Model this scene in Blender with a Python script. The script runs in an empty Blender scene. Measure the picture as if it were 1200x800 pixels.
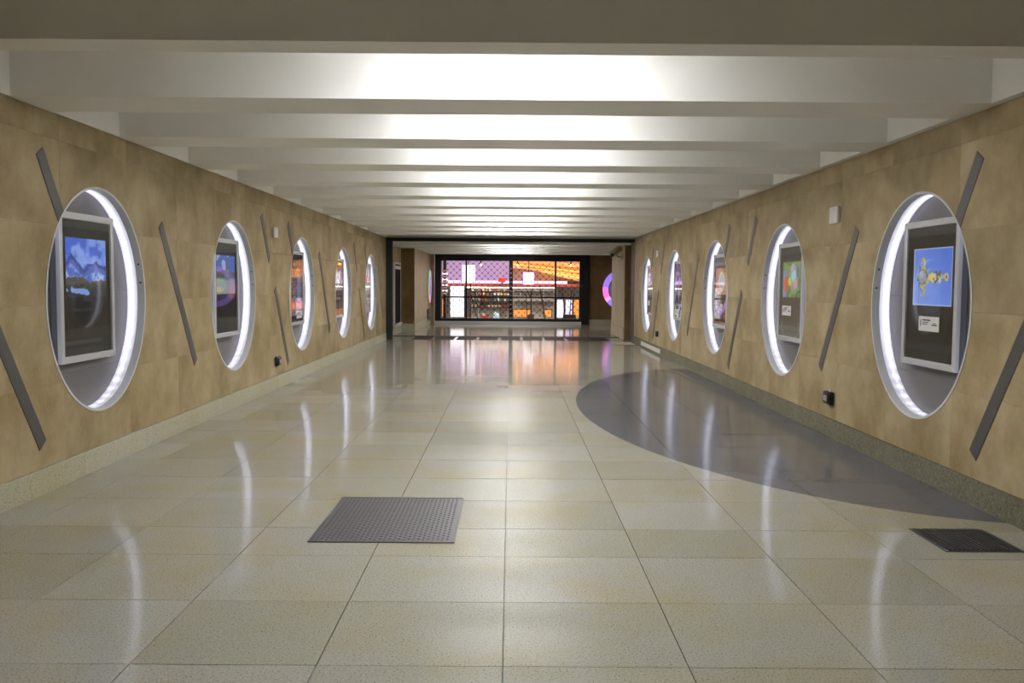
import bpy, bmesh, math, random
import numpy as np
from mathutils import Vector, Matrix

random.seed(7)
rng = np.random.default_rng(11)
S = bpy.context.scene
C = S.collection

# ------------------------------------------------------------------ camera
F_PX, VPX, VPY, ROLL, EYE = 1083.0, 597.47, 332.3, 0.0073, 1.5
psi = math.atan2(600 - VPX, F_PX)
pit = math.atan2(400 - VPY, F_PX)
fwd = Vector((math.sin(psi) * math.cos(pit), math.cos(psi) * math.cos(pit), -math.sin(pit)))
rgt = Vector((math.cos(psi), -math.sin(psi), 0))
upv = rgt.cross(fwd)
r2 = rgt * math.cos(ROLL) + upv * math.sin(ROLL)
u2 = upv * math.cos(ROLL) - rgt * math.sin(ROLL)
cam_d = bpy.data.cameras.new('camera')
cam_d.sensor_width = 36.0
cam_d.lens = 36.0 * F_PX / 1200.0
cam_d.clip_end = 200
cam = bpy.data.objects.new('camera', cam_d)
C.objects.link(cam)
cam.matrix_world = Matrix(((r2.x, u2.x, -fwd.x, 0), (r2.y, u2.y, -fwd.y, 0), (r2.z, u2.z, -fwd.z, EYE), (0, 0, 0, 1)))
S.camera = cam

# ------------------------------------------------------------------ world, exposure
w = bpy.data.worlds.new('world')
S.world = w
w.use_nodes = True
w.node_tree.nodes['Background'].inputs[0].default_value = (0.6, 0.65, 0.75, 1)
w.node_tree.nodes['Background'].inputs[1].default_value = 0.02
S.view_settings.view_transform = 'Standard'
S.view_settings.look = 'None'
S.view_settings.gamma = 1.0
S.view_settings.use_curve_mapping = False
S.view_settings.exposure = 0.2
LAMP = 112.0        # hidden ceiling tubes
LED = 1.45          # ring light in the wall niches

# ------------------------------------------------------------------ constants
WL, WR, HC = -3.275, 3.197, 2.695
END_L, END_R = 24.4, 23.85
Y0 = {-1: 7.417, 1: 7.282}
SP, RAD, DRIFT = 3.595, 0.88, 0.0187
WX = {-1: WL, 1: WR}
SIDE = {-1: 'left', 1: 'right'}
ORD = ['first', 'second', 'third', 'fourth', 'fifth', 'sixth', 'seventh', 'eighth', 'ninth', 'tenth',
       'eleventh', 'twelfth', 'thirteenth', 'fourteenth', 'fifteenth', 'sixteenth', 'seventeenth', 'eighteenth']
def zc_at(y, s): return 1.350 - DRIFT * (y - Y0[s]) / SP

# ------------------------------------------------------------------ colour + materials
def lin(r, g, b):
    f = lambda c: (c / 255 / 12.92) if c / 255 <= 0.04045 else ((c / 255 + 0.055) / 1.055) ** 2.4
    return (f(r), f(g), f(b), 1.0)

def nmat(name):
    m = bpy.data.materials.new(name)
    m.use_nodes = True
    nt = m.node_tree
    return m, nt, nt.nodes['Principled BSDF']

def plain(name, col, rough=0.5, metal=0.0, emit=0.0, spec=0.5, bump=0.0, bscale=80):
    m, nt, b = nmat(name)
    b.inputs['Base Color'].default_value = col
    b.inputs['Roughness'].default_value = rough
    b.inputs['Metallic'].default_value = metal
    b.inputs['Specular IOR Level'].default_value = spec
    if emit:
        b.inputs['Emission Color'].default_value = col
        b.inputs['Emission Strength'].default_value = emit
    n = nt.nodes.new('ShaderNodeTexNoise')
    n.inputs['Scale'].default_value = bscale
    n.inputs['Detail'].default_value = 3
    g = nt.nodes.new('ShaderNodeNewGeometry')
    nt.links.new(g.outputs['Position'], n.inputs['Vector'])
    if bump:
        bp = nt.nodes.new('ShaderNodeBump')
        bp.inputs['Strength'].default_value = bump
        bp.inputs['Distance'].default_value = 0.004
        nt.links.new(n.outputs['Fac'], bp.inputs['Height'])
        nt.links.new(bp.outputs['Normal'], b.inputs['Normal'])
    # slight procedural wear in the roughness
    mr = nt.nodes.new('ShaderNodeMapRange')
    mr.inputs['To Min'].default_value = max(0.0, rough - 0.05)
    mr.inputs['To Max'].default_value = min(1.0, rough + 0.05)
    nt.links.new(n.outputs['Fac'], mr.inputs['Value'])
    nt.links.new(mr.outputs['Result'], b.inputs['Roughness'])
    return m

def emissive(name, col, strength):
    m, nt, b = nmat(name)
    b.inputs['Base Color'].default_value = (col[0] * .55, col[1] * .55, col[2] * .55, 1)
    b.inputs['Emission Color'].default_value = col
    b.inputs['Emission Strength'].default_value = strength
    return m

def ramp(nt, stops):
    r = nt.nodes.new('ShaderNodeValToRGB')
    e = r.color_ramp.elements
    while len(e) < len(stops): e.new(0.5)
    for k, (p, c) in enumerate(stops):
        e[k].position = p
        e[k].color = c
    return r

def noise(nt, src, scale, detail=4, rough=0.55, vec_scale=None):
    n = nt.nodes.new('ShaderNodeTexNoise')
    n.inputs['Scale'].default_value = scale
    n.inputs['Detail'].default_value = detail
    n.inputs['Roughness'].default_value = rough
    if vec_scale:
        mp = nt.nodes.new('ShaderNodeMapping')
        mp.inputs['Scale'].default_value = vec_scale
        nt.links.new(src, mp.inputs['Vector'])
        nt.links.new(mp.outputs['Vector'], n.inputs['Vector'])
    else:
        nt.links.new(src, n.inputs['Vector'])
    return n

def mixc(nt, a, b, fac, mode='MIX'):
    m = nt.nodes.new('ShaderNodeMix')
    m.data_type = 'RGBA'
    m.blend_type = mode
    for sock, v in ((m.inputs[6], a), (m.inputs[7], b), (m.inputs[0], fac)):
        if isinstance(v, (tuple, float, int)): sock.default_value = v
        else: nt.links.new(v, sock)
    return m.outputs[2]

def sandstone(name, ca, cb, cc, tint=0.10):
    m, nt, b = nmat(name)
    g = nt.nodes.new('ShaderNodeNewGeometry')
    oi = nt.nodes.new('ShaderNodeObjectInfo')
    # every slab is cut from another block: shift the vein pattern by the slab's random number
    off = nt.nodes.new('ShaderNodeVectorMath'); off.operation = 'SCALE'
    off.inputs[0].default_value = (3.1, 5.3, 7.7)
    nt.links.new(oi.outputs['Random'], off.inputs['Scale'])
    add = nt.nodes.new('ShaderNodeVectorMath'); add.operation = 'ADD'
    nt.links.new(g.outputs['Position'], add.inputs[0]); nt.links.new(off.outputs['Vector'], add.inputs[1])
    P = add.outputs['Vector']
    n1 = noise(nt, P, 1.6, 6, 0.62)
    n2 = noise(nt, P, 5, 7, 0.68, (1, 1.0, 0.8))
    r1 = ramp(nt, [(0.32, ca), (0.52, cb), (0.72, cc)])
    nt.links.new(n1.outputs['Fac'], r1.inputs['Fac'])
    r2_ = ramp(nt, [(0.28, (0.78, 0.76, 0.70, 1)), (0.5, (.98, .98, .97, 1)), (0.74, (1.07, 1.06, 1.05, 1))])
    nt.links.new(n2.outputs['Fac'], r2_.inputs['Fac'])
    c = mixc(nt, r1.outputs['Color'], r2_.outputs['Color'], 0.75, 'MULTIPLY')
    n3 = noise(nt, P, 160, 2, 0.5)
    r3 = ramp(nt, [(0.35, (0.9, 0.9, 0.89, 1)), (0.65, (1.06, 1.06, 1.05, 1))])
    nt.links.new(n3.outputs['Fac'], r3.inputs['Fac'])
    c = mixc(nt, c, r3.outputs['Color'], 0.8, 'MULTIPLY')
    rr = ramp(nt, [(0.0, (1 - tint, 1 - tint, 1 - tint * 1.15, 1)), (1.0, (1.05, 1.045, 1.03, 1))])
    nt.links.new(oi.outputs['Random'], rr.inputs['Fac'])
    c = mixc(nt, c, rr.outputs['Color'], 1.0, 'MULTIPLY')
    nt.links.new(c, b.inputs['Base Color'])
    b.inputs['Roughness'].default_value = 0.52
    b.inputs['Specular IOR Level'].default_value = 0.35
    n4 = noise(nt, P, 40, 5, 0.65, (1, 1, 0.7))
    bp = nt.nodes.new('ShaderNodeBump')
    bp.inputs['Strength'].default_value = 0.5
    bp.inputs['Distance'].default_value = 0.008
    nt.links.new(n4.outputs['Fac'], bp.inputs['Height'])
    nt.links.new(bp.outputs['Normal'], b.inputs['Normal'])
    return m

def granite(name, base, dark, light, rough, scale=150, patch=None, bump=0.0, tint=0.08, spec=0.5):
    m, nt, b = nmat(name)
    g = nt.nodes.new('ShaderNodeNewGeometry')
    P = g.outputs['Position']
    oi = nt.nodes.new('ShaderNodeObjectInfo')
    n1 = noise(nt, P, scale, 2, 0.6)
    r1 = ramp(nt, [(0.30, dark), (0.44, base), (0.60, base), (0.74, light)])
    nt.links.new(n1.outputs['Fac'], r1.inputs['Fac'])
    c = r1.outputs['Color']
    if patch:
        n2 = noise(nt, P, 1.3, 5, 0.6)
        r2_ = ramp(nt, [(0.44, (1, 1, 1, 1)), (0.66, patch)])
        nt.links.new(n2.outputs['Fac'], r2_.inputs['Fac'])
        c = mixc(nt, c, r2_.outputs['Color'], 0.9, 'MULTIPLY')
    rr = ramp(nt, [(0.0, (1 - tint, 1 - tint * 1.05, 1 - tint * 1.6, 1)), (1.0, (1.03, 1.03, 1.03, 1))])
    nt.links.new(oi.outputs['Random'], rr.inputs['Fac'])
    c = mixc(nt, c, rr.outputs['Color'], 1.0, 'MULTIPLY')
    nt.links.new(c, b.inputs['Base Color'])
    n3 = noise(nt, P, 2.5, 4, 0.6)
    mr = nt.nodes.new('ShaderNodeMapRange')
    mr.inputs['To Min'].default_value = rough * 0.75
    mr.inputs['To Max'].default_value = rough * 1.3
    nt.links.new(n3.outputs['Fac'], mr.inputs['Value'])
    nt.links.new(mr.outputs['Result'], b.inputs['Roughness'])
    b.inputs['Specular IOR Level'].default_value = spec
    if bump:
        n4 = noise(nt, P, 70, 4, 0.65)
        bp = nt.nodes.new('ShaderNodeBump')
        bp.inputs['Strength'].default_value = bump
        bp.inputs['Distance'].default_value = 0.01
        nt.links.new(n4.outputs['Fac'], bp.inputs['Height'])
        nt.links.new(bp.outputs['Normal'], b.inputs['Normal'])
    return m

def plaster(name, ca, cb, rough=0.6):
    m, nt, b = nmat(name)
    g = nt.nodes.new('ShaderNodeNewGeometry')
    n1 = noise(nt, g.outputs['Position'], 1.2, 6, 0.6)
    r1 = ramp(nt, [(0.35, ca), (0.65, cb)])
    nt.links.new(n1.outputs['Fac'], r1.inputs['Fac'])
    nt.links.new(r1.outputs['Color'], b.inputs['Base Color'])
    b.inputs['Roughness'].default_value = rough
    b.inputs['Specular IOR Level'].default_value = 0.4
    n2 = noise(nt, g.outputs['Position'], 40, 3)
    bp = nt.nodes.new('ShaderNodeBump'); bp.inputs['Strength'].default_value = 0.05; bp.inputs['Distance'].default_value = 0.003
    nt.links.new(n2.outputs['Fac'], bp.inputs['Height']); nt.links.new(bp.outputs['Normal'], b.inputs['Normal'])
    return m

def attr_mat(name, emit=0.0, rough=0.35):
    m, nt, b = nmat(name)
    a = nt.nodes.new('ShaderNodeAttribute'); a.attribute_name = 'print'
    nt.links.new(a.outputs['Color'], b.inputs['Base Color'])
    b.inputs['Roughness'].default_value = rough
    b.inputs['Specular IOR Level'].default_value = 0.2
    if emit:
        nt.links.new(a.outputs['Color'], b.inputs['Emission Color'])
        b.inputs['Emission Strength'].default_value = emit
    return m

def glass_mat(name, rough=0.03, ior=1.5):
    m = bpy.data.materials.new(name); m.use_nodes = True
    nt = m.node_tree; nt.nodes.clear()
    o = nt.nodes.new('ShaderNodeOutputMaterial')
    t = nt.nodes.new('ShaderNodeBsdfTransparent'); t.inputs[0].default_value = (0.96, 0.97, 0.97, 1)
    g = nt.nodes.new('ShaderNodeBsdfGlossy'); g.inputs['Roughness'].default_value = rough
    f = nt.nodes.new('ShaderNodeFresnel'); f.inputs['IOR'].default_value = ior
    mx = nt.nodes.new('ShaderNodeMixShader')
    gm = nt.nodes.new('ShaderNodeNewGeometry')
    iv = nt.nodes.new('ShaderNodeMath'); iv.operation = 'SUBTRACT'; iv.inputs[0].default_value = 1.0
    nt.links.new(gm.outputs['Backfacing'], iv.inputs[1])
    mu = nt.nodes.new('ShaderNodeMath'); mu.operation = 'MULTIPLY'
    nt.links.new(f.outputs[0], mu.inputs[0]); nt.links.new(iv.outputs[0], mu.inputs[1])
    nt.links.new(mu.outputs[0], mx.inputs[0]); nt.links.new(t.outputs[0], mx.inputs[1]); nt.links.new(g.outputs[0], mx.inputs[2])
    nt.links.new(mx.outputs[0], o.inputs['Surface'])
    return m

M = {}
M['stone'] = sandstone('beige_sandstone', lin(138, 119, 79), lin(166, 148, 112), lin(183, 168, 134))
M['stone_brown'] = sandstone('brown_stone', lin(104, 80, 46), lin(120, 95, 58), lin(138, 112, 72))  # browner tone for faces set across the passage
M['stone_pale'] = sandstone('pale_stone', lin(176, 160, 132), lin(188, 172, 145), lin(198, 184, 160), 0.04)
M['floor'] = granite('polished_cream_granite', lin(162, 160, 149), lin(92, 89, 78), lin(192, 189, 178), 0.10, 115, (0.98, 0.92, 0.72, 1), tint=0.13, spec=0.18)
M['floor_base'] = plain('floor_joint_mortar', lin(92, 90, 82), 0.8)
M['inlay'] = granite('polished_grey_granite', lin(98, 99, 102), lin(74, 75, 78), lin(122, 123, 127), 0.13, 130, (0.93, 0.92, 0.92, 1), tint=0.06, spec=0.15)
M['skirt_l'] = granite('rough_cream_granite', lin(182, 178, 156), lin(122, 119, 98), lin(204, 200, 182), 0.5, 90, (0.95, 0.92, 0.8, 1), 0.4)
M['skirt_r'] = granite('rough_olive_granite', lin(110, 106, 84), lin(46, 45, 34), lin(160, 158, 136), 0.55, 62, (0.9, 0.88, 0.8, 1), 0.7)
M['white'] = plaster('white_ceiling_paint', lin(237, 235, 228), lin(243, 242, 236), 0.5)
M['white_end'] = plaster('lit_end_white', lin(238, 238, 234), lin(244, 244, 240), 0.5)  # whiter copy standing in for lit ceiling ends; assigned to nothing
M['wall_core'] = plain('dark_concrete', lin(90, 86, 78), 0.9, bump=0.2)
M['strip'] = plain('dark_grey_inlay_metal', lin(88, 86, 84), 0.42, 0.35)
M['trim'] = plain('ring_grey_aluminium', lin(212, 214, 216), 0.42, 0.05)
M['plate'] = plain('niche_grey_metal', lin(112, 109, 107), 0.45, 0.3)
M['frame'] = plain('display_silver_frame', lin(206, 208, 210), 0.35, 0.4)
M['frame_side'] = plain('display_housing_grey', lin(120, 122, 126), 0.45, 0.4)
M['print'] = attr_mat('printed_display_panel', 0.38)
M['print_lit'] = attr_mat('lit_printed_panel', 0.9)
M['glass'] = glass_mat('clear_glass')
M['black'] = plain('black_metal', lin(20, 20, 22), 0.4, 0.3)
M['matt_black'] = plain('matt_black_board', lin(14, 14, 15), 0.85, 0.0, spec=0.1)
M['darkmetal'] = plain('dark_steel', lin(50, 50, 48), 0.45, 0.5)
M['bracket'] = plain('galvanised_lamp_steel', lin(215, 215, 212), 0.5, 0.1)
M['plastic_white'] = plain('white_plastic', lin(222, 222, 218), 0.4)
M['plastic_black'] = plain('black_plastic', lin(16, 16, 17), 0.28)
M['plastic_grey'] = plain('grey_plastic', lin(150, 150, 150), 0.35)
M['cover'] = plain('worn_floor_plate_steel', lin(80, 79, 80), 0.42, 0.3, bump=0.15, bscale=160)
M['cover_dark'] = plain('dark_grate_iron', lin(46, 46, 47), 0.5, 0.2, bump=0.3, bscale=120)
M['grate'] = plain('entrance_grate_dark', lin(44, 42, 40), 0.55, 0.0, spec=.25)
M['sill'] = plain('brushed_sill_steel', lin(196, 198, 200), 0.35, 0.6)
M['cctv'] = plain('beige_camera_housing', lin(176, 168, 140), 0.45)
M['lamp'] = emissive('tube_lamp_light', (0.945, 0.945, 1.0, 1), LAMP)
M['hall_disc'] = plain('ring_centre_grey', lin(110, 114, 140), .5, emit=.3)
M['lamp_far'] = emissive('weaker_tube_lamp_light', (0.945, 0.945, 1.0, 1), LAMP * .5)  # half strength, for the bays beyond the portal
M['soil'] = plain('dark_planter_wood', lin(52, 42, 36), 0.7)
M['bark'] = plain('brown_bark', lin(70, 52, 40), 0.8)
M['leaf'] = plain('leaf_green', lin(70, 110, 50), 0.6)

# ------------------------------------------------------------------ mesh builder
class MB:
    def __init__(self): self.v, self.f, self.s = [], [], []
    def face(self, idx, smooth=False): self.f.append(idx); self.s.append(smooth)
    def box(self, x0, x1, y0, y1, z0, z1):
        b = len(self.v)
        self.v += [(x0, y0, z0), (x1, y0, z0), (x1, y1, z0), (x0, y1, z0), (x0, y0, z1), (x1, y0, z1), (x1, y1, z1), (x0, y1, z1)]
        for q in ((0, 3, 2, 1), (4, 5, 6, 7), (0, 1, 5, 4), (1, 2, 6, 5), (2, 3, 7, 6), (3, 0, 4, 7)): self.face([b + k for k in q])
        return self
    def prism(self, pts, fn, d0, d1):
        """pts 2-D polygon; fn(a,b,d)->xyz ; caps at d0 and d1"""
        n = len(pts); b = len(self.v)
        self.v += [fn(a, c, d0) for a, c in pts] + [fn(a, c, d1) for a, c in pts]
        self.face([b + k for k in range(n)][::-1]); self.face([b + n + k for k in range(n)])
        for k in range(n):
            j = (k + 1) % n
            self.face([b + k, b + j, b + n + j, b + n + k])
        return self
    def tube(self, p, q, r, n=10, r2=None, caps=True):
        p, q = Vector(p), Vector(q); r2 = r if r2 is None else r2
        d = (q - p).normalized()
        a = d.orthogonal().normalized(); c = d.cross(a)
        b = len(self.v)
        for P, R in ((p, r), (q, r2)):
            for k in range(n):
                t = 2 * math.pi * k / n
                self.v.append(tuple(P + (a * math.cos(t) + c * math.sin(t)) * R))
        for k in range(n):
            j = (k + 1) % n
            self.face([b + k, b + j, b + n + j, b + n + k], True)
        if caps:
            self.face([b + k for k in range(n)][::-1]); self.face([b + n + k for k in range(n)])
        return self
    def ring(self, prof, n=96, a0=0.0, a1=2 * math.pi, smooth=True):
        """prof: closed list of (r, x) ; axis = local x, ring in y-z"""
        full = abs(a1 - a0 - 2 * math.pi) < 1e-6
        m = len(prof); b = len(self.v); cnt = n if full else n + 1
        for k in range(cnt):
            t = a0 + (a1 - a0) * k / n
            for r, x in prof: self.v.append((x, r * math.cos(t), r * math.sin(t)))
        for k in range(n):
            k2 = (k + 1) % cnt
            for j in range(m):
                j2 = (j + 1) % m
                self.face([b + k * m + j, b + k * m + j2, b + k2 * m + j2, b + k2 * m + j], smooth)
        if not full:
            self.face([b + j for j in range(m)]); self.face([b + n * m + j for j in range(m)][::-1])
        return self
    def mesh(self, name, mat):
        me = bpy.data.meshes.new(name)
        me.from_pydata(self.v, [], self.f)
        me.polygons.foreach_set('use_smooth', self.s)
        bm = bmesh.new(); bm.from_mesh(me)
        bmesh.ops.recalc_face_normals(bm, faces=bm.faces[:])
        bm.to_mesh(me); bm.free()
        if mat: me.materials.append(M[mat])
        try: me.set_sharp_from_angle(angle=math.radians(35))
        except Exception: pass
        return me
    def build(self, name, mat, parent=None, loc=None, rz=0.0):
        return link(name, self.mesh(name, mat), parent, loc, rz)

def link(name, me, parent=None, loc=None, rz=0.0):
    o = bpy.data.objects.new(name, me)
    C.objects.link(o)
    if parent: o.parent = parent
    if loc: o.location = loc
    o.rotation_euler = (0, 0, rz)
    return o

def tag(o, label, cat, group=None):
    o['label'] = label; o['category'] = cat
    if group: o['group'] = group
    return o

def thing(name, label, cat, loc=(0, 0, 0), rz=0.0, group=None):
    return tag(link(name, None, None, loc, rz), label, cat, group)

def struct(o):
    o['kind'] = 'structure'
    return o

def bevel(o, wdt, seg=2):
    m = o.modifiers.new('bevel', 'BEVEL'); m.width = wdt; m.segments = seg; m.limit_method = 'ANGLE'
    return o

# ------------------------------------------------------------------ polygon clip against a disc (scaled coordinates)
def clip_disc(poly, cx, cy, rx, ry, keep):
    P = [((a - cx) / rx, (b - cy) / ry) for a, b in poly]
    pts, corner = [], []
    for i in range(len(P)):
        a, b = P[i], P[(i + 1) % len(P)]
        L = math.hypot(b[0] - a[0], b[1] - a[1]); n = max(2, int(L / 0.01))
        for k in range(n):
            t = k / n
            pts.append((a[0] + (b[0] - a[0]) * t, a[1] + (b[1] - a[1]) * t)); corner.append(k == 0)
    ins = [x * x + y * y < 1 for x, y in pts]
    want = (keep == 'in')
    flag = [i == want for i in ins]
    back = lambda L: [(cx + x * rx, cy + y * ry) for x, y in L]
    if all(flag): return [poly]
    if not any(flag): return []
    N = len(pts); out = []
    def cross(p, q):
        lo, hi = 0.0, 1.0
        pi = p[0] ** 2 + p[1] ** 2 < 1
        for _ in range(30):
            m = (lo + hi) / 2; x = p[0] + (q[0] - p[0]) * m; y = p[1] + (q[1] - p[1]) * m
            if (x * x + y * y < 1) == pi: lo = m
            else: hi = m
        return (p[0] + (q[0] - p[0]) * lo, p[1] + (q[1] - p[1]) * lo)
    def inside_poly(x, y):
        c = False
        for i in range(len(P)):
            (x1, y1), (x2, y2) = P[i], P[(i + 1) % len(P)]
            if (y1 > y) != (y2 > y) and x < (x2 - x1) * (y - y1) / (y2 - y1) + x1: c = not c
        return c
    for s in range(N):
        if flag[s] and not flag[s - 1]:
            e = s; run = [cross(pts[s - 1], pts[s])]
            while flag[e % N]:
                if corner[e % N]: run.append(pts[e % N])
                e += 1
            run.append(cross(pts[(e - 1) % N], pts[e % N]))
            t0 = math.atan2(run[-1][1], run[-1][0]); t1 = math.atan2(run[0][1], run[0][0])
            d = (t1 - t0) % (2 * math.pi)
            for dd in (d, d - 2 * math.pi):
                tm = t0 + dd / 2
                if inside_poly(math.cos(tm) * 0.99999, math.sin(tm) * 0.99999): break
            else: dd = d if d < math.pi else d - 2 * math.pi
            n = max(2, int(abs(dd) / 0.035))
            run += [(math.cos(t0 + dd * k / n), math.sin(t0 + dd * k / n)) for k in range(1, n)]
            out.append(back(run))
    return out

# ================================================================== FLOOR
YB = -7.0       # the corridor goes on behind the camera to here
TW, TX, RA, RB = 0.7321, -0.0189, 5.008, 5.583
floor = struct(MB().box(-5.2, 5.4, YB, 46, -0.20, -0.02).build('floor', 'floor_base'))
ELL = (3.62, 11.20, 2.78, 5.47)
cols = [WL] + [TX + TW * n for n in range(-4, 5)] + [WR]
rows = [RA - TW * k for k in (3, 2, 1)] + [RA] + [RB + TW * k for k in range(26)] + [24.5]
GAP = 0.0022
tile_cache = {}
for i in range(len(rows) - 1):
    for j in range(len(cols) - 1):
        x0, x1, y0, y1 = cols[j] + GAP, cols[j + 1] - GAP, rows[i] + GAP, rows[i + 1] - GAP
        poly = [(x0, y0), (x1, y0), (x1, y1), (x0, y1)]
        light = clip_disc(poly, ELL[0], ELL[1], ELL[2] + .001, ELL[3] + .001, 'out')
        dark = clip_disc(poly, ELL[0], ELL[1], ELL[2] - .001, ELL[3] - .001, 'in')
        lvl = random.uniform(-0.0006, 0.0006)
        if len(light) == 1 and light[0] is poly:
            key = (round(x1 - x0, 4), round(y1 - y0, 4))
            if key not in tile_cache:
                hx, hy = key[0] / 2, key[1] / 2
                tile_cache[key] = MB().box(-hx, hx, -hy, hy, -0.02, 0).mesh('floor_tile', 'floor')
            link('floor_tile', tile_cache[key], floor, ((x0 + x1) / 2, (y0 + y1) / 2, lvl))
        else:
            cx, cy = (x0 + x1) / 2, (y0 + y1) / 2
            for nm, mt, L in (('floor_tile', 'floor', light), ('inlay_slab', 'inlay', dark)):
                for p in L:
                    MB().prism([(a - cx, b - cy) for a, b in p], lambda a, b, d: (a, b, d), -0.02, 0).build(nm, mt, floor, (cx, cy, lvl))
MB().box(WL, WR, YB, rows[0] - GAP, -0.02, 0).build('plain_paving', 'floor', floor)
far_pave = MB().box(-5.2, 5.4, 26.1, 34.0, -0.02, 0).build('plain_paving', 'floor', floor)
MB().box(-5.2, 5.4, 34.35, 46, -0.02, 0).build('plain_paving', 'floor', floor)
MB().box(-3.5, 3.5, 24.503, 26.1, -0.02, 0.0).build('mat_well', 'floor', floor)
MB().box(-3.5, 3.5, 26.08, 26.22, -0.01, 0.012).build('threshold_strip', 'darkmetal', floor)

# ================================================================== WALLS
def stone_wall(s):
    X = WX[s]; end = END_L if s < 0 else END_R
    core = MB().box(X + s * 0.24, X + s * 0.45, YB, end, 0, HC) if s > 0 else MB().box(X - 0.45, X - 0.24, YB, end, 0, HC)
    wall = struct(core.build('wall_' + SIDE[s], 'wall_core'))
    x0, x1 = sorted((X, X + s * 0.24))
    MB().box(x0, x1, YB, 0.8, 0.18, HC).build('plain_cladding', 'stone', wall)
    MB().box(x0, x1, end - 0.02, end, 0.0, HC).build('wall_end', 'stone_brown', wall)
    base = 6.77 if s < 0 else 8.985
    ys = [base + 1.175 * k for k in range(-12, 20)]
    ys = [0.8] + [y for y in ys if 1.1 < y < end - 0.25] + [end - 0.02]
    zs = [0.185, 0.755, 1.325, 1.90, 2.51, HC]
    g = 0.0008
    cache = {}
    for a, b in zip(ys[:-1], ys[1:]):
        for zi, (c, d) in enumerate(zip(zs[:-1], zs[1:])):
            poly = [(a + g, c + g), (b - g, c + g), (b - g, d - g), (a + g, d - g)]
            parts = [poly]
            for j in range(5):
                yc = Y0[s] + SP * j
                if abs(yc - (a + b) / 2) < 1.6:
                    nxt = []
                    for p in parts: nxt += clip_disc(p, yc, zc_at(yc, s), RAD + .004, RAD + .004, 'out')
                    parts = nxt
            prd = random.uniform(0.0004, 0.0012)
            cy, cz = (a + b) / 2, (c + d) / 2
            if len(parts) == 1 and parts[0] is poly:
                key = (round(b - a, 3), zi)
                if key not in cache:
                    hy, hz = (b - a) / 2 - g, (d - c) / 2 - g
                    cache[key] = MB().box(-0.015, 0.015, -hy, hy, -hz, hz).mesh('stone_panel', 'stone')
                link('stone_panel', cache[key], wall, (X + s * (0.015 - prd + 0.0012), cy, cz))
            else:
                for p in parts:
                    MB().prism([(u - cy, v - cz) for u, v in p], lambda u, v, dd: (dd, u, v), -0.015, 0.015).build(
                        'stone_panel', 'stone', wall, (X + s * (0.015 - prd + 0.0012), cy, cz))
    bb = struct(link('baseboard_' + SIDE[s], None))
    mt = 'skirt_l' if s < 0 else 'skirt_r'
    first = 7.05 - 1.194 * 6
    y = first
    top = 0.183
    k = 0
    while y < end - 0.05:
        y2 = min(y + 1.194, end)
        xa, xb = sorted((X - s * 0.012, X + s * 0.06))
        MB().box(xa, xb, y + .001, y2 - .001, 0.001, top).build('skirting_stone', mt, bb)
        y = y2
    xa, xb = sorted((X - s * 0.012, X + s * 0.06))
    MB().box(xa, xb, YB, first - .001, 0.001, top).build('skirting_stone', mt, bb)
    return wall
walls = {s: stone_wall(s) for s in (-1, 1)}
struct(MB().box(-4, 4, YB - 0.3, YB, 0, 3.3).build('wall_back', 'stone'))

# ================================================================== CEILING
ceil_ = struct(MB().box(-3.75, 3.75, YB, 24.6, 3.27, 3.45).build('ceiling', 'white'))
MB().box(-3.75, -3.262, YB, 24.6, HC + .001, 3.27).build('coffer_side', 'white', ceil_)
MB().box(3.13, 3.70, YB, 24.6, HC + .001, 3.27).build('coffer_side', 'white', ceil_)
BP = 1.672
beams = [(4.677, 4.917)]
k = 0
while 6.109 + BP * k < 24.0:
    y = 6.109 + BP * k; beams.append((y, min(y + 0.55, 24.38))); k += 1
front = len(beams)
beams += [(3.0 - BP * q - 0.0, 3.55 - BP * q) for q in range(0, 6)]
for i, (a, b) in enumerate(beams):
    o = MB().box(-3.2615, 3.1295, a, b, HC + 0.0005, 3.27).build('beam', 'white', ceil_)

def tube_lamp(y, z, label, group, half=0.62, top=3.27, mat='lamp'):
    t = thing('tube_lamp', label, 'ceiling lamp', (0, y, z), 0, group)
    bevel(MB().box(-half - .04, half + .04, -0.05, 0.06, 0.03, 0.09).build('housing', 'bracket', t), 0.008)
    for dy in (-0.03, 0.03):
        MB().tube((-half, dy, 0), (half, dy, 0), 0.016, 12).build('tube', mat, t)
    for sx in (-1, 1):
        MB().box(sx * (half + 0.015) - 0.015, sx * (half + 0.015) + 0.015, -0.05, 0.05, -0.022, 0.03).build('end_cap', 'bracket', t)
    for sx in (-.4, .4): MB().tube((sx, 0, .09), (sx, 0, top - z), .008, 8).build('hanger_rod', 'bracket', t)
    return t
allb = sorted(beams)
n = 0
for (a, b), (c, d) in zip(allb[:-1], allb[1:]):
    if (b > 3.2 and b < 4.0) or b < 1.0: continue          # the bay in front of the nearest beam is unlit
    tube_lamp(b + 0.45, HC + 0.28, 'white twin tube lamp hidden in the %s ceiling bay from the far end' % ORD[len(allb) - 2 - n] if len(allb) - 2 - n < len(ORD) else 'white twin tube lamp hidden in a ceiling bay', 'tube lamps hidden between the ceiling beams')
    n += 1

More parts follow.
